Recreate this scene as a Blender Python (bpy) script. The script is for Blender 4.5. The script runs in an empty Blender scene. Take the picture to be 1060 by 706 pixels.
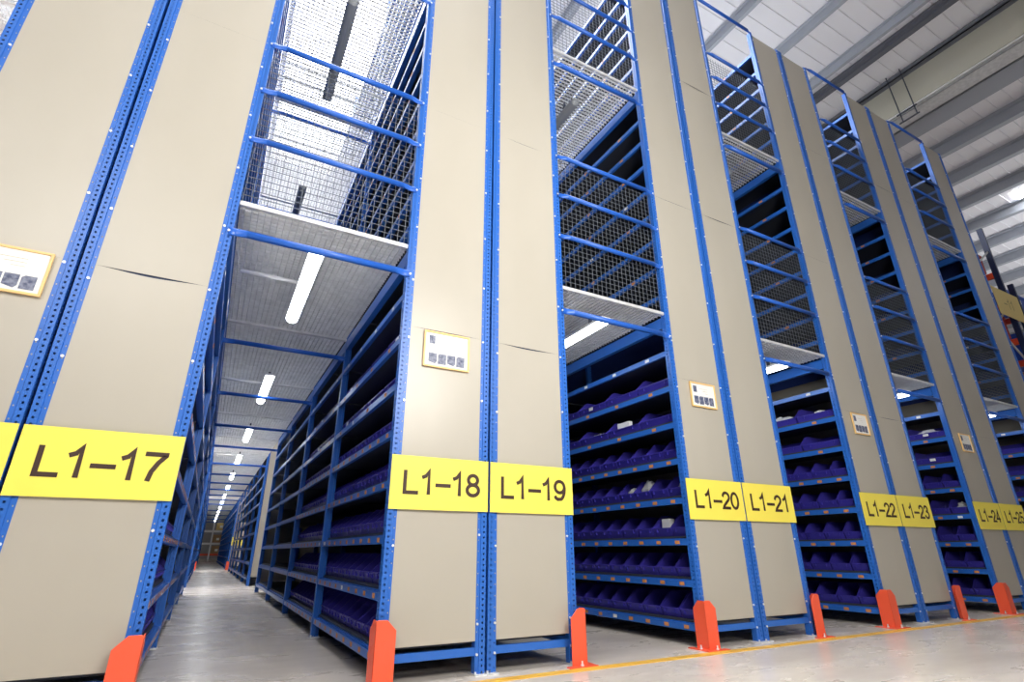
import bpy, math, random
from mathutils import Vector, Euler
random.seed(7)
S = bpy.context.scene
COL = S.collection
PI = math.pi

# ------------------------------------------------------------------ camera, world, light, exposure
cam_d = bpy.data.cameras.new('camera'); cam = bpy.data.objects.new('camera', cam_d); COL.objects.link(cam)
cam_d.sensor_width = 36.0; cam_d.lens = 546.85 / 1060 * 36; cam_d.clip_start = 0.02; cam_d.clip_end = 300
cam.location = (0, -3.0347, 0.62947)
cam.rotation_euler = Euler([math.radians(a) for a in (111.6993, 0.1092, -28.4922)])
S.camera = cam
S.view_settings.view_transform = 'Standard'; S.view_settings.look = 'None'
S.view_settings.exposure = 0.0; S.view_settings.gamma = 1.0; S.view_settings.use_curve_mapping = False
S.cycles.max_bounces = 8; S.cycles.diffuse_bounces = 6; S.cycles.glossy_bounces = 4; S.cycles.transparent_max_bounces = 12
S.cycles.use_denoising = True
W = bpy.data.worlds.new('world'); S.world = W; W.use_nodes = True
W.node_tree.nodes['Background'].inputs[0].default_value = (0.93, 0.95, 1.0, 1)
W.node_tree.nodes['Background'].inputs[1].default_value = 0.16
SKY_EMIT = 13.0        # translucent roof sheets over the racks
TUBE_EMIT = 11.0      # fluorescent battens in the aisles

def area(name, loc, rot, sx, sy, power, col=(1, 1, 1)):
    d = bpy.data.lights.new(name, 'AREA'); d.shape = 'RECTANGLE'; d.size = sx; d.size_y = sy; d.energy = power; d.color = col
    o = bpy.data.objects.new(name, d); COL.objects.link(o); o.location = loc; o.rotation_euler = rot
    return o
# two added fill lights standing in for unseen hall lighting (both behind the camera's view)
area('hall_fill_left', (-2.5, -6, 5.0), Euler((math.radians(80), 0, 0)), 3, 2, 190, (1.0, 0.975, 0.92))
area('hall_fill_centre', (1.7, -3.9, 3.0), Euler((math.radians(90), 0, 0)), 2, 1.6, 205, (1.0, 0.975, 0.92))
# added unseen fill lights on the rack heads, only to brighten the roof
for ux, uw in ((3.78, 26), (6.04, 42), (8.25, 70)): area('roof_fill_light', (ux, 3.9, 7.5), Euler((PI, 0, 0)), 1.0, 6.0, uw, (0.95, 0.97, 1.0))
area('roof_fill_light', (24, -2, 6.5), Euler((PI, 0, 0)), 8, 10, 360, (0.95, 0.97, 1.0))  # another added fill light, brightening the roof at far right

# ------------------------------------------------------------------ materials
def mat(name, col, rough=0.5, metal=0.0, spec=0.5, emit=None, estr=0.0, coat=0.0):
    m = bpy.data.materials.new(name); m.use_nodes = True
    b = m.node_tree.nodes['Principled BSDF']
    b.inputs['Base Color'].default_value = (*col, 1); b.inputs['Roughness'].default_value = rough
    b.inputs['Metallic'].default_value = metal; b.inputs['Specular IOR Level'].default_value = spec
    b.inputs['Coat Weight'].default_value = coat
    if emit: b.inputs['Emission Color'].default_value = (*emit, 1); b.inputs['Emission Strength'].default_value = estr
    return m
def nodes(m): return m.node_tree.nodes, m.node_tree.links, m.node_tree.nodes['Principled BSDF']
def noisy(m, c1, c2, scale=3.0, detail=4, rough=None, coord='Object', stretch=None, bump=0.0, bscale=8.0):
    N, L, b = nodes(m)
    tc = N.new('ShaderNodeTexCoord'); src = tc.outputs[coord]
    if stretch:
        mp = N.new('ShaderNodeMapping'); mp.inputs['Scale'].default_value = stretch
        L.new(src, mp.inputs['Vector']); src = mp.outputs[0]
    n = N.new('ShaderNodeTexNoise'); n.inputs['Scale'].default_value = scale; n.inputs['Detail'].default_value = detail
    L.new(src, n.inputs['Vector'])
    r = N.new('ShaderNodeValToRGB'); r.color_ramp.elements[0].position = .3; r.color_ramp.elements[1].position = .7
    r.color_ramp.elements[0].color = (*c1, 1); r.color_ramp.elements[1].color = (*c2, 1)
    L.new(n.outputs['Fac'], r.inputs[0]); L.new(r.outputs[0], b.inputs['Base Color'])
    if rough:
        q = N.new('ShaderNodeMapRange'); q.inputs['To Min'].default_value = rough[0]; q.inputs['To Max'].default_value = rough[1]
        L.new(n.outputs['Fac'], q.inputs['Value']); L.new(q.outputs[0], b.inputs['Roughness'])
    if bump:
        n2 = N.new('ShaderNodeTexNoise'); n2.inputs['Scale'].default_value = bscale; n2.inputs['Detail'].default_value = 2
        L.new(src, n2.inputs['Vector'])
        bp = N.new('ShaderNodeBump'); bp.inputs['Strength'].default_value = bump; bp.inputs['Distance'].default_value = .02
        L.new(n2.outputs['Fac'], bp.inputs['Height']); L.new(bp.outputs[0], b.inputs['Normal'])
    return m

BLUE = (0.024, 0.14, 0.55)
M = {}
M['blue'] = mat('blue_powder_coat', BLUE, .28)
M['blue_dark'] = mat('dark_shelf_steel', (0.045, 0.05, 0.065), .5)
M['rail'] = mat('blue_tube_paint', (0.02, 0.12, 0.55), .3)
M['panel'] = noisy(mat('beige_sheet', (.45, .42, .36), .34), (.44, .41, .35), (.475, .445, .385), 1.3, 3, stretch=(1, 1, .5))
M['backing'] = mat('grey_brown_backing_board', (.22, .20, .17), .7)
M['navy_back'] = mat('navy_backing_sheet', (.01, .03, .16), .6)
M['bin'] = mat('violet_blue_bin_plastic', (.05, .04, .36), .3, spec=.5)
M['yellow'] = mat('yellow_sign_sheet', (.93, .79, .11), .5)
M['ink'] = mat('dark_brown_lettering', (.045, .02, .012), .6)
M['orange'] = mat('orange_guard_paint', (.9, .115, .05), .35)
M['bolt'] = mat('zinc_bolt', (.82, .84, .86), .35, metal=.3)
M['galv'] = noisy(mat('galvanised_steel', (.6, .61, .62), .45, metal=.35), (.64, .65, .66), (.8, .81, .82), 14, 3)
M['wire'] = mat('grey_wire', (.16, .18, .21), .5, metal=.2)
M['white'] = mat('white_enamel', (.85, .86, .87), .4)
M['tube'] = mat('lit_fluorescent_diffuser', (1, 1, 1), .4, emit=(.93, .97, 1), estr=TUBE_EMIT)
M['tube_off'] = mat('grey_unlit_diffuser', (.28, .30, .33), .4)
M['paper'] = mat('white_paper', (.86, .86, .84), .5)
M['frame_wood'] = mat('yellow_orange_frame', (.88, .58, .24), .45)
M['photo'] = noisy(mat('dark_blue_photo_print', (.1, .12, .2), .4), (.03, .045, .12), (.22, .24, .33), 60, 2)
M['tag'] = mat('orange_shelf_label', (.62, .24, .07), .6)
M['tag_white'] = mat('white_shelf_label', (.8, .8, .78), .6)
M['line'] = noisy(mat('yellow_floor_paint', (.85, .5, .06), .4), (.80, .43, .05), (.9, .55, .07), 6, 4)
M['purlin'] = mat('grey_purlin_steel', (.40, .43, .49), .5)
M['purlin_dark'] = mat('dark_beam_and_flange_shade', (.14, .15, .18), .6)
M['cream'] = mat('cream_painted_board', (.50, .49, .41), .6)
M['roof'] = mat('white_roof_sheet', (.88, .88, .92), .5)
M['wallm'] = mat('grey_hall_wall', (.3, .3, .31), .7)
M['skylight'] = mat('translucent_roof_sheet', (1, 1, 1), .5, emit=(1, 1, 1), estr=SKY_EMIT)
M['bag'] = mat('clear_plastic_bag', (.75, .78, .8), .2, spec=.8)
M['card'] = mat('cardboard', (.40, .25, .13), .7)
M['steel_dark'] = mat('dark_steel', (.05, .06, .09), .5)
M['navy'] = mat('navy_upright_paint', (.01, .025, .09), .45)
M['red'] = mat('red_carton', (.5, .05, .03), .6)
M['bluebox'] = mat('blue_crate_plastic', (.02, .09, .55), .4)
M['pale_yellow'] = mat('pale_yellow_board', (.8, .62, .2), .5)
M['pencil'] = mat('thin_grey_lettering', (.35, .27, .10), .6)

# bag: partly see-through
N, L, b = nodes(M['bag']); b.inputs['Alpha'].default_value = .75

# perforated upright: square holes punched in the front and side faces (object space, metres)
def perforated():
    m = mat('perforated_blue_upright', BLUE, .36)
    N, L, b = nodes(m)
    tc = N.new('ShaderNodeTexCoord'); sp = N.new('ShaderNodeSeparateXYZ'); L.new(tc.outputs['Object'], sp.inputs[0])
    def mth(op, a, b_=None, c=None):
        n = N.new('ShaderNodeMath'); n.operation = op
        for i, v in enumerate((a, b_, c)):
            if v is None: continue
            if isinstance(v, (int, float)): n.inputs[i].default_value = v
            else: L.new(v, n.inputs[i])
        return n.outputs[0]
    ax = mth('ABSOLUTE', sp.outputs[0])
    z, y = sp.outputs[2], sp.outputs[1]
    mz = mth('MODULO', z, .03)
    inz = mth('COMPARE', mz, .015, .0052)
    inx = mth('COMPARE', ax, .040, .0048)
    face_y = mth('COMPARE', y, -.006, .002)
    h1 = mth('MULTIPLY', mth('MULTIPLY', inz, inx), face_y)
    iny = mth('COMPARE', y, .020, .0048)
    face_x = mth('COMPARE', ax, .057, .002)
    h2 = mth('MULTIPLY', mth('MULTIPLY', inz, iny), face_x)
    mz2 = mth('MODULO', z, .06)
    h3 = mth('MULTIPLY', mth('COMPARE', mz2, .03, .0035), mth('MULTIPLY', mth('COMPARE', ax, .010, .003), mth('COMPARE', y, 0, .002)))
    hole = mth('MINIMUM', mth('ADD', mth('ADD', h1, h2), h3), 1.0)
    L.new(mth('SUBTRACT', 1.0, hole), b.inputs['Alpha'])
    return m
M['post'] = perforated()

def floor_mat():
    m = mat('polished_concrete', (.3, .3, .3), .2, spec=.5)
    N, L, b = nodes(m)
    tc = N.new('ShaderNodeTexCoord')
    mp = N.new('ShaderNodeMapping'); mp.inputs['Scale'].default_value = (.6, 1.5, 1); L.new(tc.outputs['Object'], mp.inputs[0])
    n = N.new('ShaderNodeTexNoise'); n.inputs['Scale'].default_value = 1.6; n.inputs['Detail'].default_value = 7; n.inputs['Roughness'].default_value = .62
    L.new(mp.outputs[0], n.inputs['Vector'])
    r = N.new('ShaderNodeValToRGB'); r.color_ramp.elements[0].position = .32; r.color_ramp.elements[1].position = .68
    r.color_ramp.elements[0].color = (.52, .465, .415, 1); r.color_ramp.elements[1].color = (.76, .70, .63, 1)
    L.new(n.outputs['Fac'], r.inputs[0]); L.new(r.outputs[0], b.inputs['Base Color'])
    q = N.new('ShaderNodeMapRange'); q.inputs['To Min'].default_value = .36; q.inputs['To Max'].default_value = .20
    L.new(n.outputs['Fac'], q.inputs['Value']); L.new(q.outputs[0], b.inputs['Roughness'])
    bp = N.new('ShaderNodeBump'); bp.inputs['Strength'].default_value = .05; bp.inputs['Distance'].default_value = .01
    L.new(n.outputs['Fac'], bp.inputs['Height']); L.new(bp.outputs[0], b.inputs['Normal'])
    return m
M['floor'] = floor_mat()

# ------------------------------------------------------------------ mesh helpers
class MB:
    def __init__(s): s.v = []; s.f = []; s.m = []
    def quad(s, pts, m=0):
        i = len(s.v); s.v += [tuple(p) for p in pts]; s.f.append(tuple(range(i, i + len(pts)))); s.m.append(m); return s
    def box(s, x0, x1, y0, y1, z0, z1, m=0):
        i = len(s.v)
        s.v += [(x0, y0, z0), (x1, y0, z0), (x1, y1, z0), (x0, y1, z0), (x0, y0, z1), (x1, y0, z1), (x1, y1, z1), (x0, y1, z1)]
        for f in ((0, 3, 2, 1), (4, 5, 6, 7), (0, 1, 5, 4), (1, 2, 6, 5), (2, 3, 7, 6), (3, 0, 4, 7)):
            s.f.append(tuple(i + k for k in f)); s.m.append(m)
        return s
    def prism(s, poly, axis, a, b, m=0):
        # poly in the two other axes (in xyz order), extruded along axis from a to b
        def P(p, t):
            q = list(p); q.insert(axis, t); return tuple(q)
        i = len(s.v); n = len(poly)
        s.v += [P(p, a) for p in poly] + [P(p, b) for p in poly]
        s.f.append(tuple(i + k for k in range(n))[::-1]); s.m.append(m)
        s.f.append(tuple(i + n + k for k in range(n))); s.m.append(m)
        for k in range(n):
            j = (k + 1) % n; s.f.append((i + k, i + j, i + n + j, i + n + k)); s.m.append(m)
        return s
    def tube(s, p, q, r, n=8, m=0, r2=None):
        p = Vector(p); q = Vector(q); d = (q - p).normalized()
        u = d.cross(Vector((0, 0, 1))) if abs(d.z) < .9 else d.cross(Vector((1, 0, 0)))
        u.normalize(); w = d.cross(u); r2 = r if r2 is None else r2
        i = len(s.v)
        for c, rr in ((p, r), (q, r2)):
            for k in range(n):
                a = 2 * PI * k / n; s.v.append(tuple(c + u * rr * math.cos(a) + w * rr * math.sin(a)))
        for k in range(n):
            j = (k + 1) % n; s.f.append((i + k, i + j, i + n + j, i + n + k)); s.m.append(m)
        s.f.append(tuple(i + k for k in range(n))[::-1]); s.m.append(m); s.f.append(tuple(i + n + k for k in range(n))); s.m.append(m)
        return s
    def mesh(s, name, mats):
        me = bpy.data.meshes.new(name); me.from_pydata(s.v, [], s.f)
        for k in (mats if isinstance(mats, (list, tuple)) else [mats]): me.materials.append(M[k])
        for p, k in zip(me.polygons, s.m): p.material_index = k
        me.update(); return me
    def build(s, name, mats, parent=None, loc=(0, 0, 0), smooth=False):
        me = s.mesh(name, mats)
        if smooth:
            for p in me.polygons: p.use_smooth = True
        return put(name, me, parent, loc)
def put(name, me, parent=None, loc=(0, 0, 0), rot=None):
    o = bpy.data.objects.new(name, me); COL.objects.link(o); o.location = loc
    if rot: o.rotation_euler = rot
    if parent: o.parent = parent
    return o
def tag(o, label, cat, group=None, kind=None):
    if label: o['label'] = label
    if cat: o['category'] = cat
    if group: o['group'] = group
    if kind: o['kind'] = kind
    return o
def thing(name, label, cat, loc=(0, 0, 0), group=None):
    o = bpy.data.objects.new(name, None); COL.objects.link(o); o.location = loc; o.empty_display_size = .1
    return tag(o, label, cat, group)
def bevel(o, w=.003, seg=2):
    md = o.modifiers.new('bevel', 'BEVEL'); md.width = w; md.segments = seg; md.limit_method = 'ANGLE'
    return o

# ------------------------------------------------------------------ setting
RH = 10.63
o = MB().box(-16, 42, -16, 60, -.05, 0).build('floor', 'floor'); o['kind'] = 'structure'
mb = MB()   # corrugated roof sheets, ribs run along x
def roof_strip(x0, x1):
    y = -16
    while y < 60:
        mb.quad([(x0, y, RH), (x1, y, RH), (x1, y + .86, RH), (x0, y + .86, RH)])
        mb.quad([(x0, y + .86, RH), (x1, y + .86, RH), (x1, y + .94, RH), (x0, y + .94, RH)])
        for q in (.0, .31, .62): mb.prism([(y + q, RH), (y + q + .008, RH - .022), (y + q + .022, RH - .022), (y + q + .03, RH)], 0, x0, x1)
        y += .94
roof_strip(-16, -4.2); roof_strip(2.6, 42)
def roof_fill(y): mb.box(-4.2, 2.6, y, y + .94, RH, RH + .01)
for q in list(range(15)) + list(range(41, 81)): roof_fill(-16 + .94 * q)
o = mb.build('ceiling', 'roof'); o['kind'] = 'structure'
mb = MB()
y = -16 + .94 * 15
while y < 22:
    mb.box(-4.2, 2.6, y, y + .92, RH - .01, RH + .01); y += .94
o = mb.build('window_1', 'skylight'); tag(o, 'long white translucent rooflight sheets above the left aisle', None, kind='structure')
# purlins parallel to the aisles (z section)
def purlin(x, n, wide=.07, deep=.2, m='purlin'):
    mb = MB()
    mb.box(x - .006, x + .006, -16, 60, RH - deep, RH - .04)
    mb.box(x - .006, x + wide, -16, 60, RH - deep - .012, RH - deep)
    mb.box(x - wide, x + .006, -16, 60, RH - .04, RH - .028)
    o = mb.build('trim_%d' % n, m); o['kind'] = 'structure'
for n, x in enumerate((-13.8, -12.3, -10.8, -9.3, -7.8, -6.3, 4.5, 6.0, 7.49, 8.93, 10.33)):
    purlin(x, n + 1)
mb = MB(); mb.box(10.72, 11.0, -16, 60, RH - .1, RH - .03); mb.box(10.8, 10.92, -16, 60, RH - .16, RH - .1)
o = mb.build('trim_12', 'purlin_dark'); o['kind'] = 'structure'
mb = MB(); mb.box(13.45, 13.85, -16, 60, RH - .34, RH - .04); mb.box(13.35, 13.95, -16, 60, RH - .37, RH - .34)
o = mb.build('trim_13', 'purlin'); o['kind'] = 'structure'
for n, x in enumerate((15.3, 16.9, 18.5, 20.2, 21.9, 23.7, 25.5, 27.4, 29.3, 31.3, 33.3)):
    purlin(x, 14 + n, .16, .3)
# cream fascia board hanging from the roof, its top flange coloured dark for shade
mb = MB(); mb.box(11.93, 12.0, -16, 60, 9.72, RH - .03)
o = mb.build('wall_fascia', 'cream'); o['kind'] = 'structure'
mb = MB(); mb.box(11.80, 11.93, -16, 60, RH - .17, RH - .14); mb.box(11.80, 11.812, -16, 60, RH - .17, RH - .05)
o = mb.build('trim_25', 'purlin_dark'); o['kind'] = 'structure'
# cable tray with a bright pipe along the fascia foot, hung on rods
tray = thing('cable_tray', 'silver cable tray and pipe running under the cream fascia at the roof', 'cable tray', (12.02, 0, 9.65))
MB().box(0, .42, -16, 60, 0, .012).box(0, .012, -16, 60, 0, .1).box(.408, .42, -16, 60, 0, .1).build('tray', 'galv', tray)
MB().tube((-.06, -16, .05), (-.06, 60, .05), .022, 10).build('pipe', 'white', tray, smooth=True)
h = MB()
for dy in (-.1, .18):
    h.tube((-.25, .6 + dy, 1.15), (-.12, .6 + dy, -.25), .012, 6)
h.box(-.26, -.23, .45, .85, 1.13, 1.15); h.box(-.16, -.13, .45, .85, -.05, -.03); h.box(-.15, -.12, .45, .85, -.27, -.25)
h.build('hanger_frame', 'steel_dark', tray)
MB().quad([(42, -16, 0), (42, 60, 0), (42, 60, RH), (42, -16, RH)]).build('wall_right', 'wallm')['kind'] = 'structure'
MB().quad([(-16, 60, 0), (42, 60, 0), (42, 60, RH), (-16, 60, RH)]).build('wall_back', 'wallm')['kind'] = 'structure'
MB().quad([(-16, -16, 0), (-16, 60, 0), (-16, 60, RH), (-16, -16, RH)]).build('wall_left', 'wallm')['kind'] = 'structure'
# bright rooflight far right
o = MB().box(19.5, 20.7, -.6, 1.35, RH - .03, RH - .028).build('window_2', 'skylight')
tag(o, 'small bright rooflight panel at the far right of the roof', None, kind='structure')
o = MB().box(-14, 30, -.195, -.125, 0, .003).build('floor_line', 'line')
tag(o, 'long yellow line painted on the concrete in front of the racks', 'floor marking')

# ------------------------------------------------------------------ rack layout (metres, facade at y = 0)
HG, RW = .008, .612
G = [-.792, 1.478, 3.775, 6.04, 8.25]
RACK = {}
for i, g in enumerate(G):
    RACK[16 + 2 * i] = (g - HG - RW, g - HG); RACK[17 + 2 * i] = (g + HG, g + HG + RW)
RACK[26] = (9.92, 10.532)
TOP = 7.34
L1 = [.12, .405, .69, .988, 1.285, 1.575, 1.88, 2.19]
L2 = [2.72, 3.0, 3.29, 3.57, 3.855, 4.155, 4.454, 4.73]
L3 = [5.22, 5.47, 5.75, 6.04, 6.33, 6.62, 6.96]
BAY = [0, 1.87, 3.73, 5.61, 7.5]
PW = .057

prof = [(0, 0), (.020, 0), (.023, -.006), (PW, -.006), (PW, .045), (0, .045)]
def post_mesh(sg, h):
    mb = MB(); p = [(x * sg, y) for x, y in prof]
    if sg < 0: p = p[::-1]
    mb.prism(p, 2, 0, h); return mb.mesh('upright', 'post')
POST = {1: post_mesh(1, TOP), -1: post_mesh(-1, TOP)}
BOLT = MB().tube((0, .001, 0), (0, -.006, 0), .007, 8).mesh('bolt', 'bolt')
FOOT = MB().box(-.034, .034, -.045, .06, 0, .008).tube((-.03, -.03, 0), (-.03, -.03, .02), .006, 6).mesh('foot_plate', 'galv')

def sheet(x0, x1, z0, z1, sag, y=-.001):
    # slightly wavy cladding sheet; its upper edge sags where two sheets meet
    mb = MB(); nx, nz = 10, 24
    ph = random.random() * 9
    def yy(u, v): return y - .0015 * math.sin(3 * PI * v + ph) * math.sin(PI * u) - .002 * math.sin(PI * u) * math.sin(7 * v + ph * 2)
    g = []
    for j in range(nz + 1):
        for i in range(nx + 1):
            u, v = i / nx, j / nz
            z = z0 + (z1 - z0) * v
            if j == nz: z -= sag * math.sin(PI * u) ** 2 * (1.3 - u * .6)
            g.append((x0 + (x1 - x0) * u, yy(u, v), z))
    mb.v = g
    for j in range(nz):
        for i in range(nx):
            a = j * (nx + 1) + i; mb.f.append((a, a + 1, a + nx + 2, a + nx + 1)); mb.m.append(0)
    return mb

ALLBINS = []
def shelf_row(root, W_, face, y0, y1, z, tier, labels):
    # one shelf: board plus the front beam on the aisle side; W_ = rack width, face = -1 aisle on the left, +1 on the right
    mb = MB()
    e = .045
    xa, xb = (e, W_ - .01) if face < 0 else (.01, W_ - e)
    zt = z + .045
    mb.box(xa, xb, y0 + .004, y1 - .004, zt - .016, zt)
    sh = mb.build('shelf', 'blue_dark', root)
    xf = 0 if face < 0 else W_
    b = MB()
    xx = sorted((xf - face * .004, xf - face * .030))
    b.box(xx[0], xx[1], y0 + .002, y1 - .002, z - .021, z + .021)
    xx = sorted((xf - face * .030, xf - face * .050))
    b.box(xx[0], xx[1], y0 + .002, y1 - .002, z + .006, z + .028)
    b.build('shelf_beam', 'blue', sh)
    return sh

LABEL_O = {}
def label_mesh(face):
    if face not in LABEL_O:
        x = (-.001, .002) if face < 0 else (-.002, .001)
        LABEL_O[face] = (MB().box(x[0], x[1], -.024, .024, -.0125, .0125).mesh('shelf_label', 'tag'),
                         MB().box(x[0], x[1], -.024, .024, -.0125, .0125).mesh('shelf_label', 'tag_white'))
    return LABEL_O[face]

def rack(num, x0, x1, face, bays, label, ydet, posters=False, clad=True, levels=(L1, L2, L3), y_off=0.0, group='shelving racks in the front block', full=True):
    W_ = x1 - x0
    r = thing('shelving_rack', label, 'rack', (x0, y_off, 0), group)
    # uprights: facade pair and one on each side at each bay line
    for k, yb in enumerate(bays):
        yb -= bays[0]
        for side in (-1, 1):
            if k > 0 and side != face and not full: continue
            sg = side
            px = W_ if side > 0 else 0
            # local profile grows from the panel side (0) to the outer side (PW)
            o = put('upright', POST[side], r, (px - side * PW, yb if k < len(bays) - 1 else yb - .04, 0))
            put('foot_plate', FOOT, o, (side * .028, .015, 0))
            if k == 0 and clad:
                n = 0; z = .1
                for z in [.1, .25] + [.66 + .41 * q + (.06 if side > 0 else 0) for q in range(17)]:
                    if z > TOP - .05: break
                    put('bolt', BOLT, o, (side * .010, 0, z))
    if clad:
        zs = [.165, 1.97, 3.80, 5.62, TOP - .02]
        for a, b_ in zip(zs, zs[1:]):
            sag = {(17, 1.97): .013, (19, 1.97): .008, (19, 3.8): .006, (18, 1.97): .003, (21, 3.8): .004, (23, 1.97): .004, (16, 1.97): .003}.get((num, b_), 0)
            sheet(PW - .012, W_ - PW + .012, a, b_, sag, .0015).build('end_panel', 'panel', r, smooth=True)
        for zb in zs[1:-1]: MB().box(PW - .01, W_ - PW + .01, .008, .034, zb - .07, zb + .03).build('seam_light_block', 'navy', r)  # dark strips added behind the seams to block batten light in the slits
        MB().box(PW, W_ - PW, .004, .03, .094, .134).build('bottom_beam', 'blue', r)
    # backing between back-to-back racks
    xb = W_ - .008 if face < 0 else .002
    ln = bays[-1] - bays[0]
    MB().box(xb, xb + .006, .05, ln - .05, .14, 2.5).build('backing_board', 'backing', r)
    MB().box(xb, xb + .006, .05, ln - .05, 2.5, 6.97).build('backing_sheet', 'navy_back', r)
    MB().box(PW, W_ - PW, ln + .002, ln + .005, .165, TOP - .02).build('rear_end_panel', 'panel', r)
    # deck bearers on the aisle face
    for z in (2.42, 5.0):
        xf = 0 if face < 0 else W_
        xx = sorted((xf - face * .002, xf - face * .045))
        MB().box(xx[0], xx[1], .05, ln - .05, z, z + .1).build('deck_bearer', 'blue', r)
    for ti, lv in enumerate(levels):
        for li, z in enumerate(lv):
            for k in range(len(bays) - 1):
                ya, yb = bays[k] - bays[0] + .045, bays[k + 1] - bays[0] + (0 if k < len(bays) - 2 else -.04)
                if k and not full: continue
                if not full: yb = ln - .05
                sh = shelf_row(r, W_, face, ya, yb, z, ti, None)
                if ya + y_off < ydet:
                    xf = 0 if face < 0 else W_
                    wide = (ti == 0 and li >= 5) or ti > 0
                    nlab = 4 if wide else 9
                    if ti == 2: nlab = 2
                    if ti == 1: nlab = 3
                    span = BAY[1] - .045 if not full else yb - ya
                    step = span / nlab
                    if li == 0 and ti > 0: continue
                    for q in range(nlab):
                        yl = ya + step * (q + .5)
                        if yl > ydet: break
                        wht = (ti == 0 and li == 7) or random.random() < .03
                        put('shelf_label', label_mesh(face)[1 if wht else 0], sh, (xf + face * -.004, yl, z))
                    if ti == 0 and li < 7:
                        nb = 4 if wide else 9
                        step = span / nb
                        for q in range(nb):
                            yl = ya + step * (q + .5)
                            if yl > ydet: break
                            ALLBINS.append((num, face, x0 + xf, yl + y_off, z + .046, step - (.022 if wide else .014), wide, li, q + k * nb))
    return r

ORD = ['lowest', 'second', 'third', 'fourth', 'fifth', 'sixth', 'seventh', 'top']
for num, (x0, x1) in RACK.items():
    face = -1 if num % 2 == 0 else 1
    vis = {17: 2.7, 18: 3.7, 20: 1.85, 22: 1.0, 24: .6, 26: .5}.get(num, 0)
    txt = 'tall blue rack with beige end panels carrying the yellow sign L1-%d' % num
    if num == 16: txt = 'tall blue rack with beige end panels at the left edge of the photo'
    if num == 26: txt = 'tall blue rack with beige end panels, last on the right before the pallet racking'
    rack(num, x0, x1, face, BAY, txt, vis, full=num in (17, 18, 20))

# ------------------------------------------------------------------ picking bins
def bin_mesh(w, face):
    # local: opening faces the aisle (face * x); origin at the bottom front centre on the shelf
    s = face
    D, H, h1, t = .36, .165, .058, .004
    def X(d): return -s * d
    mb = MB()
    out = [(0.022, 0), (0, h1), (.0, h1 + .006), (.11, H), (D, H), (D - .01, 0)]
    for ys in (-w / 2, w / 2 - t):
        p = [(X(a), b_) for a, b_ in out]
        i = len(mb.v)
        mb.v += [(x, ys, z) for x, z in p] + [(x, ys + t, z) for x, z in p]
        n = len(p)
        mb.f.append(tuple(i + k for k in range(n))); mb.f.append(tuple(i + n + k for k in range(n))[::-1]); mb.m += [0, 0]
        for k in range(n):
            j = (k + 1) % n; mb.f.append((i + k, i + n + k, i + n + j, i + j)); mb.m.append(0)
    def slab(d0, z0, d1, z1, th_d, th_z):
        mb.prism([(X(d0), z0), (X(d1), z1), (X(d1 + th_d), z1 + th_z), (X(d0 + th_d), z0 + th_z)], 1, -w / 2 + t, w / 2 - t)
    slab(.022, 0, 0, h1, .005, 0)                 # front
    slab(-.006, h1, -.006, h1 + .007, .012, 0)    # rolled lip
    slab(D - .014, 0, D - .004, H, .004, 0)       # back
    slab(.022, .0, D - .01, .0, 0, .004)          # floor
    # label pocket ribs on the front
    for q in (-.3, .3):
        x = sorted((X(-.004), X(.008)))
        mb.box(x[0], x[1], q * w - .003, q * w + .003, h1 * .55, h1)
    return mb.mesh('picking_bin', 'bin')
BM = {}
CARD = {}
for s in (-1, 1):
    CARD[s] = MB().box(-.001, .002, -.03, .03, 0, .03).mesh('label_card', 'tag_white')
ALLBINS.sort(key=lambda b_: (b_[3] + 3.03) ** 2 + b_[2] ** 2)
print('BINS', len(ALLBINS))
def side_word(num): return 'L1-%d' % num if num != 26 else None
MAXB = 300
rest = MB()
for i, (num, face, xf, y, z, w, wide, li, q) in enumerate(ALLBINS):
    key = (round(w, 3), face)
    if key not in BM: BM[key] = bin_mesh(w, face)
    if i < MAXB:
        nm = 'rack L1-%d' % num if num != 26 else 'the rightmost rack'
        o = put('picking_bin', BM[key], None, (xf - face * .055, y, z))
        nth = ['first', 'second', 'third', 'fourth', 'fifth', 'sixth', 'seventh', 'eighth', 'ninth', 'tenth', 'eleventh', 'twelfth', 'thirteenth', 'fourteenth', 'fifteenth', 'sixteenth', 'seventeenth', 'eighteenth'][q]
        tag(o, '%s violet bin, %s from the front on the %s shelf of %s' % ('wide' if wide else 'narrow', nth, ORD[li], nm), 'bin', 'violet picking bins on the shelves')
        if wide and random.random() < (.45 if num == 18 else .15):
            put('label_card', CARD[face], o, (face * .004 if face > 0 else -.006, 0, .026))
    else:
        me = BM[key]; base = len(rest.v)
        for v in me.vertices: rest.v.append((v.co.x + xf - face * .055, v.co.y + y, v.co.z + z))
        for p in me.polygons: rest.f.append(tuple(base + k for k in p.vertices)); rest.m.append(0)
if rest.v:
    tag(rest.build('picking_bins', 'bin'), 'far violet picking bins deeper in the aisles', 'bins', kind='stuff')

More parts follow.
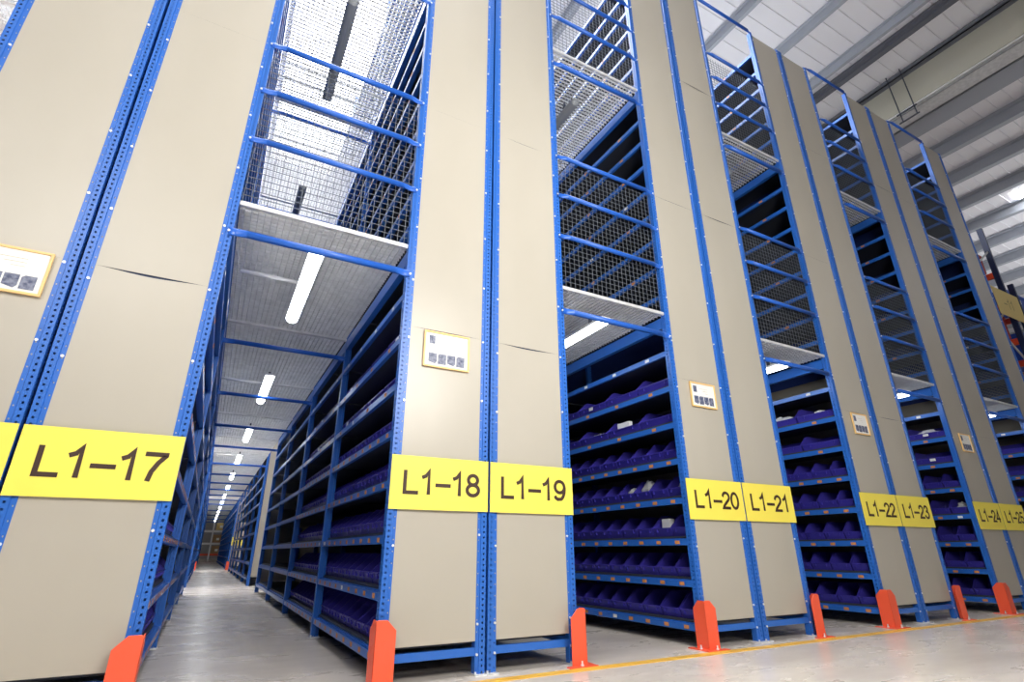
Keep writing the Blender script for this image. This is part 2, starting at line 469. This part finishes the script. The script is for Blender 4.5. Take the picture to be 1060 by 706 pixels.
# ------------------------------------------------------------------ aisle decks, ties, guardrails, lights
AISLE = {'A': (RACK[17][1], RACK[18][0]), 'B': (RACK[19][1], RACK[20][0]), 'C': (RACK[21][1], RACK[22][0]),
         'D': (RACK[23][1], RACK[24][0]), 'E': (RACK[25][1], RACK[26][0]), 'Z': (RACK[16][0] - 1.03, RACK[16][0])}
BETW = {'A': 'between signs L1-17 and L1-18', 'B': 'between signs L1-19 and L1-20', 'C': 'between signs L1-21 and L1-22',
        'D': 'between signs L1-23 and L1-24', 'E': 'right of sign L1-25', 'Z': 'at the far left edge'}
def crimped(mb, x0, x1, y, z, r, ov=.035):
    # tube with flattened ends reaching over the uprights
    fl = .045
    a, b_ = x0 - ov, x1 + ov
    for s, e in ((a, 1), (b_, -1)):
        xs = [s, s + e * fl, s + e * (fl + .05)]
        i = len(mb.v)
        secs = [(xs[0], r * 1.15, .004, -.013), (xs[1], r * 1.15, .004, -.013), (xs[2], r, r, y)]
        n = 10
        for x, rz, ry, yc in secs:
            for k in range(n):
                t = 2 * PI * k / n; mb.v.append((x, yc + ry * math.cos(t), z + rz * math.sin(t)))
        for q in range(2):
            for k in range(n):
                j = (k + 1) % n; mb.f.append((i + q * n + k, i + q * n + j, i + (q + 1) * n + j, i + (q + 1) * n + k)); mb.m.append(0)
        mb.f.append(tuple(i + k for k in range(n))); mb.m.append(0)
    mb.tube((a + fl + .05, y, z), (b_ - fl - .05, y, z), r, 10)
def tie(a, z, y, k, tier):
    x0, x1 = AISLE[a]
    mb = MB(); crimped(mb, x0 - x0, x1 - x0, -.02, z, .0225 if y < .5 else .02, .02 if y < .5 else .0)
    r = mb.build('cross_tie', 'rail', None, (x0, y, 0), smooth=True)
    where = BETW[a] if a != 'E' else 'right of sign L1-25'
    tag(r, '%s %s-tier blue tube tie %s' % (['front', 'second', 'third', 'fourth', 'fifth'][k], tier, where), 'tie bar', 'tube ties under the decks')
    if y < .5:
        for x in (-.02, x1 - x0 + .02): put('bolt', BOLT, r, (x, -.016, z))
    return r
def deck(a, z, y1, tier, bar=.04):
    x0, x1 = AISLE[a]; w = x1 - x0
    r = thing('deck_grating', '%s steel grating walkway deck %s' % (tier, BETW[a]), 'deck', (x0, 0, z), 'walkway decks')
    mb = MB(); y = .04
    while y < y1:
        mb.box(.004, w - .004, y, y + .005, -.026, 0); y += bar
    mb.build('bearing_bars', 'galv', r)
    mb = MB(); x = .03
    while x < w - .02:
        mb.box(x, x + .005, .024, y1, -.029, -.022); x += .038
    mb.build('cross_rods', 'galv', r)
    e = MB().box(.002, w - .002, .0, .02, -.028, .002).build('front_edge', 'galv', r); bevel(e, .006)
    n = 1
    while n * 1.87 < y1:
        MB().box(.004, w - .004, n * 1.87 - .02, n * 1.87 + .02, -.05, -.03).build('joist', 'galv', r); n += 1
    return r
def guard(a, zs, zd, tier):
    x0, x1 = AISLE[a]; w = x1 - x0
    r = thing('guardrail', '%s blue tube guardrail with wire mesh %s' % (tier, BETW[a]), 'guardrail', (x0, 0, 0), 'guardrails across the aisle mouths')
    for z in zs:
        mb = MB(); crimped(mb, 0, w, -.022, z, .019, .02)
        o = mb.build('rail', 'rail', r, smooth=True)
        for x in (-.02, w + .02): put('bolt', BOLT, o, (x, -.016, z))
    mb = MB(); x = .012; t = .0016
    while x < w: mb.box(x - t, x + t, .03 - t, .03 + t, zd, zs[-1]); x += .045
    z = zd + .02
    while z < zs[-1]: mb.box(.004, w - .004, .03 + t, .03 + 3 * t, z - t, z + t); z += .045
    mb.build('wire_mesh', 'wire', r)
    return r
def batten(a, y, z, lit, label, conduit=True, ln=1.2):
    x0, x1 = AISLE[a]; xc = x0 + .475
    r = thing('batten_light', label, 'light', (xc, y, z), 'batten lights under the decks')
    # rounded diffuser
    mb = MB(); n = 8
    secs = [(0, .6), (.02, 1), (ln - .02, 1), (ln, .6)]
    i = 0
    for yy, sc in secs:
        for k in range(n + 1):
            t = PI + PI * k / n
            mb.v.append((.045 * sc * math.cos(t), yy, .04 * sc * math.sin(t)))
    for q in range(3):
        for k in range(n):
            a_ = q * (n + 1) + k; mb.f.append((a_, a_ + 1, a_ + n + 2, a_ + n + 1)); mb.m.append(0)
    for q in (0, 3): mb.f.append(tuple(q * (n + 1) + k for k in range(n + 1))); mb.m.append(0)
    mb.build('diffuser', 'tube' if lit else 'tube_off', r, smooth=False)
    MB().box(-.047, .047, -.005, ln + .005, 0, .022).build('housing', 'white' if lit else 'tube_off', r)
    for yy in (.2, ln - .2): MB().box(-.012, .012, yy, yy + .02, .022, .100 if z < 3 else .148).build('bracket', 'steel_dark', r)
    if conduit:
        MB().tube((-.42, .68, .09), (-.02, .68, .09), .014, 8).tube((-.02, .68, .095), (-.02, .68, .02), .012, 8).build('conduit', 'white', r, smooth=True)
    return r

R1 = [3.0, 3.4, 3.802]; R2 = [5.54, 5.962, 6.354]
Z1, Z2 = 2.556, 5.13
for a in 'ABCDEZ':
    dl = 39.5 if a == 'A' else 7.45
    if a != 'Z':
        deck(a, Z1, dl, 'lower'); tie(a, 2.33, 0, 0, 'lower')
        guard(a, R1, Z1, 'lower')
    deck(a, Z2, 7.45, 'upper'); tie(a, 4.906, 0, 0, 'upper'); guard(a, R2, Z2, 'upper')
    mb = MB(); crimped(mb, 0, AISLE[a][1] - AISLE[a][0], -.02, TOP - .02, .019, .02)
    tag(mb.build('top_tie', 'rail', None, (AISLE[a][0], 0, 0), smooth=True), 'topmost blue tube between the rack heads %s' % BETW[a], 'tie bar', 'topmost tube ties')
for k, y in enumerate((1.89, 3.73, 5.61, 7.45)):
    tie('A', 2.33, y, k + 1, 'lower'); tie('A', 4.906, y, k + 1, 'upper')
ORDT = ['sixth', 'seventh', 'eighth', 'ninth', 'tenth', 'eleventh', 'twelfth', 'thirteenth', 'fourteenth', 'fifteenth', 'sixteenth']
for k, y in enumerate((9.65, 11.5, 13.4, 15.2, 17.1, 18.9, 21.1, 24.8, 28.6, 32.4, 36.2)):
    tag(tie('A', 2.33, y, 4, 'lower'), '%s blue tube tie counted from the mouth of the long left aisle' % ORDT[k], 'tie bar')
NTH = ['nearest', 'second', 'third', 'fourth', 'fifth', 'sixth', 'seventh', 'eighth', 'ninth', 'tenth', 'eleventh', 'twelfth', 'thirteenth']
y = .1; k = 0
while y < 37:
    batten('A', y, 2.395, True, '%s lit white batten light down the aisle %s' % (NTH[k], BETW['A'])); y += 2.88; k += 1
for k, y in enumerate((.3, 3.1, 5.9)): batten('A', y, 4.95, False, '%s unlit grey batten light under the upper deck %s' % (NTH[k], BETW['A']), False)
for a in 'BCDE':
    batten(a, -.02 + .1, 2.395, True, 'nearest lit white batten light under the lower deck %s' % BETW[a])
    batten(a, 2.98, 2.395, True, 'second lit white batten light under the lower deck %s' % BETW[a])
    batten(a, .3, 4.95, False, 'unlit grey batten light under the upper deck %s' % BETW[a], False)

# ------------------------------------------------------------------ signs with lettering
def arc(cx, cz, rx, rz, a0, a1, n=18):
    return [(cx + rx * math.cos(math.radians(a0 + (a1 - a0) * i / n)), cz + rz * math.sin(math.radians(a0 + (a1 - a0) * i / n))) for i in range(n + 1)]
# cap height 1, stroke centre lines
GL = {
 'L': [[(.10, 1), (.10, .063), (.66, .063)]],
 '1': [[(.13, .72), (.30, .80), (.42, .99), (.42, 0)]],
 '-': [[(.04, .42), (.70, .42)]],
 '7': [[(.06, .937), (.64, .937), (.64, .90), (.46, .64), (.32, .33), (.26, 0)]],
 '0': [arc(.36, .5, .26, .44, 90, 450, 30)],
 '8': [arc(.36, .735, .21, .21, 90, 450, 24), arc(.36, .285, .26, .235, 90, 450, 24)],
 '9': [arc(.36, .67, .25, .275, 0, 360, 26), arc(.33, .60, .285, .54, 8, -95, 16)[:13] + [(.25, .075), (.14, .14), (.10, .24)]],
 '2': [[(.11, .70)] + arc(.36, .70, .24, .24, 175, -25, 16) + [(.50, .50), (.30, .32), (.15, .17), (.10, .063), (.65, .063)]],
 '3': [[(.12, .76)] + arc(.35, .74, .20, .20, 165, -80, 16) + [(.30, .535)], [(.30, .535)] + arc(.35, .295, .25, .24, 85, -170, 20) + [(.10, .27)]],
 '4': [[(.66, .28), (.08, .28), (.50, .97), (.50, 0)]],
 '5': [[(.62, .937), (.22, .937), (.14, .47)] + arc(.34, .32, .27, .26, 135, -165, 20)],
 '6': [arc(.37, .32, .25, .265, 0, 360, 26), [(.62, .80), (.52, .92), (.36, .94), (.20, .84), (.125, .60), (.125, .35)]],
}
def ribbon(mb, pts, t, ox, oz, sc, y0, y1):
    P = [Vector((p[0], p[1])) for p in pts]
    n = len(P); L_, R_ = [], []
    closed = (P[0] - P[-1]).length < 1e-4
    for i in range(n):
        if closed: a = P[i - 1] if i > 0 else P[-2]; b_ = P[i + 1] if i < n - 1 else P[1]
        else: a = P[max(i - 1, 0)]; b_ = P[min(i + 1, n - 1)]
        d1 = (P[i] - a); d2 = (b_ - P[i])
        d1 = d1.normalized() if d1.length > 1e-6 else d2.normalized(); d2 = d2.normalized() if d2.length > 1e-6 else d1
        nn = Vector((-d1.y - d2.y, d1.x + d2.x)); nn.normalize()
        c = max(nn.dot(Vector((-d1.y, d1.x))), .45)
        L_.append(P[i] + nn * t / c); R_.append(P[i] - nn * t / c)
    for i in range(n - 1):
        q = [L_[i], L_[i + 1], R_[i + 1], R_[i]]
        q = [(ox + p.x * sc, oz + p.y * sc) for p in q]
        k = len(mb.v); mb.v += [(x, y0, z) for x, z in q] + [(x, y1, z) for x, z in q]
        for f in ((0, 1, 2, 3), (7, 6, 5, 4), (0, 4, 5, 1), (2, 6, 7, 3), (1, 5, 6, 2), (3, 7, 4, 0)):
            mb.f.append(tuple(k + a for a in f)); mb.m.append(0)
def sign(num):
    x0, x1 = RACK[num]
    x0 += .0; x1 -= .0
    w = x1 - x0 + (.004 if num % 2 == 0 else .004)
    r = thing('aisle_sign', 'yellow sign board reading L1-%d across its rack end' % num if num > 16 else 'yellow sign board cut off by the left edge of the photo', 'sign', (x0, -.014, .85), 'yellow aisle signs')
    o = MB().box(0, w - .004, -.004, 0, 0, .30).build('board', 'yellow', r)
    for bx in (.035, w - .04): MB().tube((bx, 0, .15), (bx, .007, .15), .01, 6).build('spacer', 'bolt', r)
    txt = 'L1-%d' % num
    cap = .132; adv = .097
    ox = .070
    for k, ch in enumerate(txt):
        mb = MB()
        for q, st in enumerate(GL[ch]): ribbon(mb, [(a * 1.1, c) for a, c in st], .08, ox + k * adv, .084, cap, -.0052 - .0003 * q, -.004)
        g = mb.build('letter' if ch == 'L' else ('dash' if ch == '-' else 'numeral'), 'ink', r)
    return r
for n in RACK:
    if n != 26: sign(n)

# ------------------------------------------------------------------ framed notices
def notice(num, x0, x1, z0, z1):
    w, h_ = x1 - x0, z1 - z0
    r = thing('framed_notice', 'yellow-framed white notice with small photos above sign L1-%d' % num, 'notice', (x0, -.006, z0), 'framed notices on the end panels')
    b = .011
    MB().box(0, w, -.012, 0, 0, b).box(0, w, -.012, 0, h_ - b, h_).box(0, b, -.012, 0, b, h_ - b).box(w - b, w, -.012, 0, b, h_ - b).build('frame', 'frame_wood', r)
    MB().box(b, w - b, -.005, -.001, b, h_ - b).build('sheet', 'paper', r)
    MB().box(.035, .075, -.0062, -.005, h_ - .085, h_ - .030).build('portrait_photo', 'photo', r)
    iw = (w - .06) / 4
    for k in range(4):
        xa = .035 + k * iw
        mb = MB(); s = .012 if k in (1, 3) else 0; e = .012 if k in (0, 2) else 0
        mb.prism([(xa, .025 + e), (xa + iw * .88 - e, .025), (xa + iw * .88, .04), (xa + iw * .88, .095), (xa + s, .095), (xa, .085)], 1, -.0062, -.005)
        mb.build('photo_print', 'photo', r)
    for k in range(3):
        MB().box(.11 + .03 * k, w - .09, -.0055, -.005, h_ - .052 - .02 * k, h_ - .0505 - .02 * k).build('text_line', 'pencil', r)
notice(16, -1.20, -.885, 1.745, 1.975)
notice(18, 1.005, 1.32, 1.715, 1.958)
notice(20, 3.338, 3.628, 1.742, 1.955)
notice(22, 5.615, 5.885, 1.735, 1.955)
notice(24, 7.82, 8.08, 1.735, 1.955)

# ------------------------------------------------------------------ orange upright guards
def guard_post(x, side, num, y=-.075):
    # L section wrapped round the aisle-side corner of an upright; side +1: aisle to the right
    r = thing('upright_guard', 'orange steel guard at the foot of the upright under sign L1-%d' % num if num != 26 else 'orange steel guard at the foot of the last rack upright', 'upright guard', (x, y, 0), 'orange upright guards')
    s = -side; t = .005; H = .305; c = .05; w = .108
    mb = MB()
    poly = [(0, 0), (w, 0), (w, H - c), (w - c, H), (.008, H), (0, H - .01)]
    p = [(s * a, b_) for a, b_ in poly]
    mb.prism(p if s < 0 else p[::-1], 1, 0, t)
    poly = [(0, 0), (w, 0), (w, H - c), (w - c, H), (.008, H), (0, H - .01)]
    xx = sorted((0, s * t))
    mb.prism(poly, 0, xx[0], xx[1])
    bevel(mb.build('shield', 'orange', r), .002)
    xs = sorted((-s * .045, s * .15))
    MB().box(xs[0], xs[1], -.045, .0, 0, .006).build('base_plate', 'orange', r)
    for bx in ((s * .055),): MB().tube((bx, -.022, .004), (bx, -.022, .032), .005, 6).tube((bx, -.022, .006), (bx, -.022, .014), .010, 6).build('anchor_bolt', 'bolt', r)
    xs = sorted((-s * .045, 0))
    MB().box(xs[0], xs[1], 0, .15, 0, .006).build('side_base_plate', 'orange', r)
    MB().tube((-s * .022, .05, .004), (-s * .022, .05, .032), .005, 6).tube((-s * .022, .05, .006), (-s * .022, .05, .014), .010, 6).build('anchor_bolt', 'bolt', r)
for num, (x0, x1) in RACK.items():
    if num % 2 == 0: guard_post(x0 - .03, -1, num)
    else: guard_post(x1 + .018, 1, num)

# ------------------------------------------------------------------ parts in the bins
def crumple(name, loc, sx, sy, sz, label, m='bag', cat='bag', seed=0):
    rnd = random.Random(seed); mb = MB(); nu, nv = 12, 8
    for j in range(nv + 1):
        for i in range(nu):
            th = PI * j / nv; ph = 2 * PI * i / nu; q = rnd.uniform(.68, 1.12)
            mb.v.append((sx * q * math.sin(th) * math.cos(ph), sy * q * math.sin(th) * math.sin(ph), sz * (1 + q * -math.cos(th))))
    for j in range(nv):
        for i in range(nu):
            k = (i + 1) % nu; mb.f.append((j * nu + i, j * nu + k, (j + 1) * nu + k, (j + 1) * nu + i)); mb.m.append(0)
    o = mb.build(name, m, None, loc); return tag(o, label, cat)
xb = RACK[20][0] + .15
crumple('plastic_bag', (xb, .552, 1.052), .055, .075, .072, 'large crumpled clear bag in a bin on the fourth shelf of rack L1-20', seed=1)
crumple('plastic_bag', (xb, .755, 1.052), .055, .07, .05, 'darker crumpled clear bag left of the large one, rack L1-20', seed=2)
crumple('plastic_bag', (xb, .146, 1.052), .05, .06, .05, 'small clear bag beside the upright on the fourth shelf of rack L1-20', seed=3)
crumple('plastic_bag', (xb, 1.185, 1.638), .055, .13, .042, 'flat clear bag in a wide bin on the sixth shelf of rack L1-20', seed=4)
o = MB().box(-.02, .02, -.085, .085, 0, .12).build('parts_box', 'white', None, (xb - .04, .76, 1.628)); bevel(o, .004)
tag(o, 'white parts box in a wide bin on the sixth shelf of rack L1-20', 'box')
o = MB().box(-.03, .03, -.045, .045, 0, .13).build('parts_box', 'white', None, (xb - .02, .349, .742)); bevel(o, .004)
tag(o, 'small white box in a bin on the third shelf of rack L1-20', 'box')
xc = RACK[22][0] + .15
crumple('plastic_bag', (xc, .729, 1.942), .055, .14, .055, 'bag of loose metal parts in the highest bins of rack L1-22', seed=5)
crumple('plastic_bag', (xc, .273, 1.942), .055, .07, .045, 'small clear bag in the highest bins of rack L1-22', seed=6)
xd = RACK[24][0] + .15
crumple('plastic_bag', (xd, .273, 1.942), .055, .15, .05, 'clear bag of parts in the highest bins of rack L1-24', seed=7)
crumple('plastic_bag', (xd, .146, 1.052), .05, .06, .055, 'small clear bag on the fourth shelf of rack L1-24', seed=8)

# ------------------------------------------------------------------ rack blocks further down the left aisle
def far_rack(x0, x1, face, y0, y1, label, sgn):
    W_ = x1 - x0
    r = thing('shelving_rack', label, 'rack', (x0, y0, 0), 'shelving racks beyond the cross aisles')
    ln = y1 - y0; n = max(1, round(ln / 1.87))
    for k in range(n + 1):
        for side in ((-1, 1) if k == 0 else (face,)):
            px = W_ if side > 0 else 0
            put('upright', POST[side], r, (px - side * PW, min(k * ln / n, ln - .05), 0))
    MB().box(PW - .01, W_ - PW + .01, .0, .003, .165, TOP - .02).build('end_panel', 'panel', r)
    MB().box(.3, .306, .05, ln, .14, 6.97).build('backing_board', 'backing', r)
    xf = 0 if face < 0 else W_
    for lv in (L1, L2, L3):
        for z in lv:
            mb = MB(); mb.box(.04, W_ - .04, .05, ln - .02, z + .029, z + .045)
            sh = mb.build('shelf', 'blue_dark', r)
            xx = sorted((xf - face * .004, xf - face * .03))
            MB().box(xx[0], xx[1], .05, ln - .05, z - .024, z + .024).build('shelf_beam', 'blue', sh)
    if sgn:
        s = MB().box(.02, W_ - .02, -.02, -.014, .85, 1.15).build('aisle_sign', 'yellow', None, (x0, y0, 0))
        tag(s, 'small far yellow sign board %s' % sgn, 'sign', 'far yellow signs')
        g = MB().prism([(-.03, 0), (.08, 0), (.08, .25), (.03, .3), (-.03, .3)], 1, -.075, -.07).box(-.03, -.025, -.07, .03, 0, .3)
        if face > 0:
            g = MB().prism([(W_ - .08, 0), (W_ + .03, 0), (W_ + .03, .3), (W_ - .03, .3), (W_ - .08, .25)], 1, -.075, -.07).box(W_ + .025, W_ + .03, -.07, .03, 0, .3)
        tag(g.build('upright_guard', 'orange', None, (x0, y0, 0)), 'far orange upright guard %s' % sgn, 'upright guard', 'far orange upright guards')
RL, RR = RACK[17], RACK[18]
far_rack(*RR, -1, 9.6, 19.0, 'second rack along the right side of the long aisle, past the first gap', None)
far_rack(*RL, 1, 9.6, 19.0, 'second rack along the left side of the long aisle, past the first gap', None)
far_rack(*RR, -1, 21.0, 38.0, 'third and farthest rack along the right side of the long aisle', 'on the right of the long aisle')
far_rack(*RL, 1, 21.0, 38.0, 'third and farthest rack along the left side of the long aisle', 'on the left of the long aisle')

# ------------------------------------------------------------------ pallet racking
def pallet_rack(name_label, loc, width, depth, lev, top, beam_m='orange', frames=2, low_m=None, post='navy', goods=()):
    r = thing('pallet_rack', name_label, 'pallet rack', loc)
    for i in range(frames):
        x = i * width
        fr = MB()
        for y in (0, depth):
            fr.box(x - .045, x + .045, y - .03, y + .03, 0, top)
        fo = fr.build('upright_frame', post, r)
        z = .2; k = 0
        br = MB()
        while z + .6 < top:
            a, b_ = ((x, .03, z), (x, depth - .03, z + .6)) if k % 2 == 0 else ((x, depth - .03, z), (x, .03, z + .6))
            br.tube(a, b_, .018, 6); z += .6; k += 1
        br.build('bracing', 'galv' if post == 'navy' else post, fo)
    for i in range(frames - 1):
        for z in lev:
            for y in (0, depth):
                MB().box(i * width + .045, (i + 1) * width - .045, y - .025, y + .025, z - .06, z + .06).build('pallet_beam', low_m if low_m and z == lev[0] else beam_m, r)
    return r
pr1 = pallet_rack('navy-framed pallet rack beyond the last beige rack end at right, sign on its front', (12.85, .5, 0), 2.6, 1.0, (1.5, 2.9, 4.3, 5.7), 6.75, frames=3)
pr1.rotation_euler.z = PI / 2
pr2 = pallet_rack('lower pallet rack at the right edge, blue crates on its upper beams', (14.35, .5, 0), 2.6, 1.0, (1.5, 2.9, 4.0, 5.2), 5.6, frames=3)
pr2.rotation_euler.z = PI / 2
s = thing('hanging_sign', 'pale yellow board hung on the front of the pallet racking at far right', 'sign', (12.12, .44, 4.68))
MB().box(0, 1.08, -.006, 0, 0, .57).build('board', 'pale_yellow', s)
for k, ch in enumerate('-11'):
    g = MB()
    for st in GL[ch]: ribbon(g, st, .045, .32 + .14 * k, .19, .2, -.0075, -.006)
    g.build('dash' if ch == '-' else 'numeral', 'pencil', s)
def carton(name, loc, dx, dy, dz, m, label, cat):
    o = MB().box(0, dx, 0, dy, 0, dz).build(name, m, None, loc); bevel(o, .012)
    lid = MB().box(-.01, dx + .01, -.01, dy + .01, dz - .05, dz + .005).build('lid', m, o)
    st = MB().box(dx * .35, dx * .65, -.014, -.008, dz * .3, dz * .6).build('sticker', 'paper', o)
    return tag(o, label, cat)
BZ = .064
carton('carton', (11.88, .62, 5.7 + BZ), .94, .8, .4, 'red', 'red carton on the topmost beams of the navy-framed pallet rack', 'carton')
carton('carton', (11.88, .62, 4.3 + BZ), .94, .8, .45, 'red', 'red carton behind the pale yellow hanging board', 'carton')
carton('carton', (11.88, .62, 2.9 + BZ), .94, .8, .7, 'card', 'brown carton on the second beams of the navy-framed pallet rack', 'carton')
carton('plastic_crate', (11.88, .62, 1.5 + BZ), .94, .8, .6, 'bluebox', 'blue crate on the lowest beams of the navy-framed pallet rack', 'crate')
carton('plastic_crate', (13.38, .62, 5.2 + BZ), .94, .8, .3, 'bluebox', 'blue crate on the highest beams at the right edge', 'crate')
carton('plastic_crate', (13.38, .62, 4.0 + BZ), .94, .8, .55, 'bluebox', 'blue crate under the highest orange beams at the right edge', 'crate')
carton('carton', (13.38, .62, 2.9 + BZ), .94, .8, .6, 'red', 'red carton on the second beams at the right edge', 'carton')
pr = pallet_rack('orange-beamed pallet rack closing the far end of the long aisle', (-.9, 40.5, 0), 1.25, 1.0, (.45, 1.15, 1.95), 3.5, post='white', beam_m='white', low_m='orange', frames=3)
for x, z, m, t in ((-.8, 1.214, 'card', 'brown carton on the middle beam of the far end rack'), (.42, 1.214, 'card', 'second brown carton on the middle beam of the far end rack'),
                   (.5, 2.014, 'pale_yellow', 'pale carton on the top beam of the far end rack'), (.45, .514, 'card', 'brown carton on the low beam of the far end rack')):
    carton('carton', (x, 40.55, z), .6, .8, .5, m, t, 'carton')
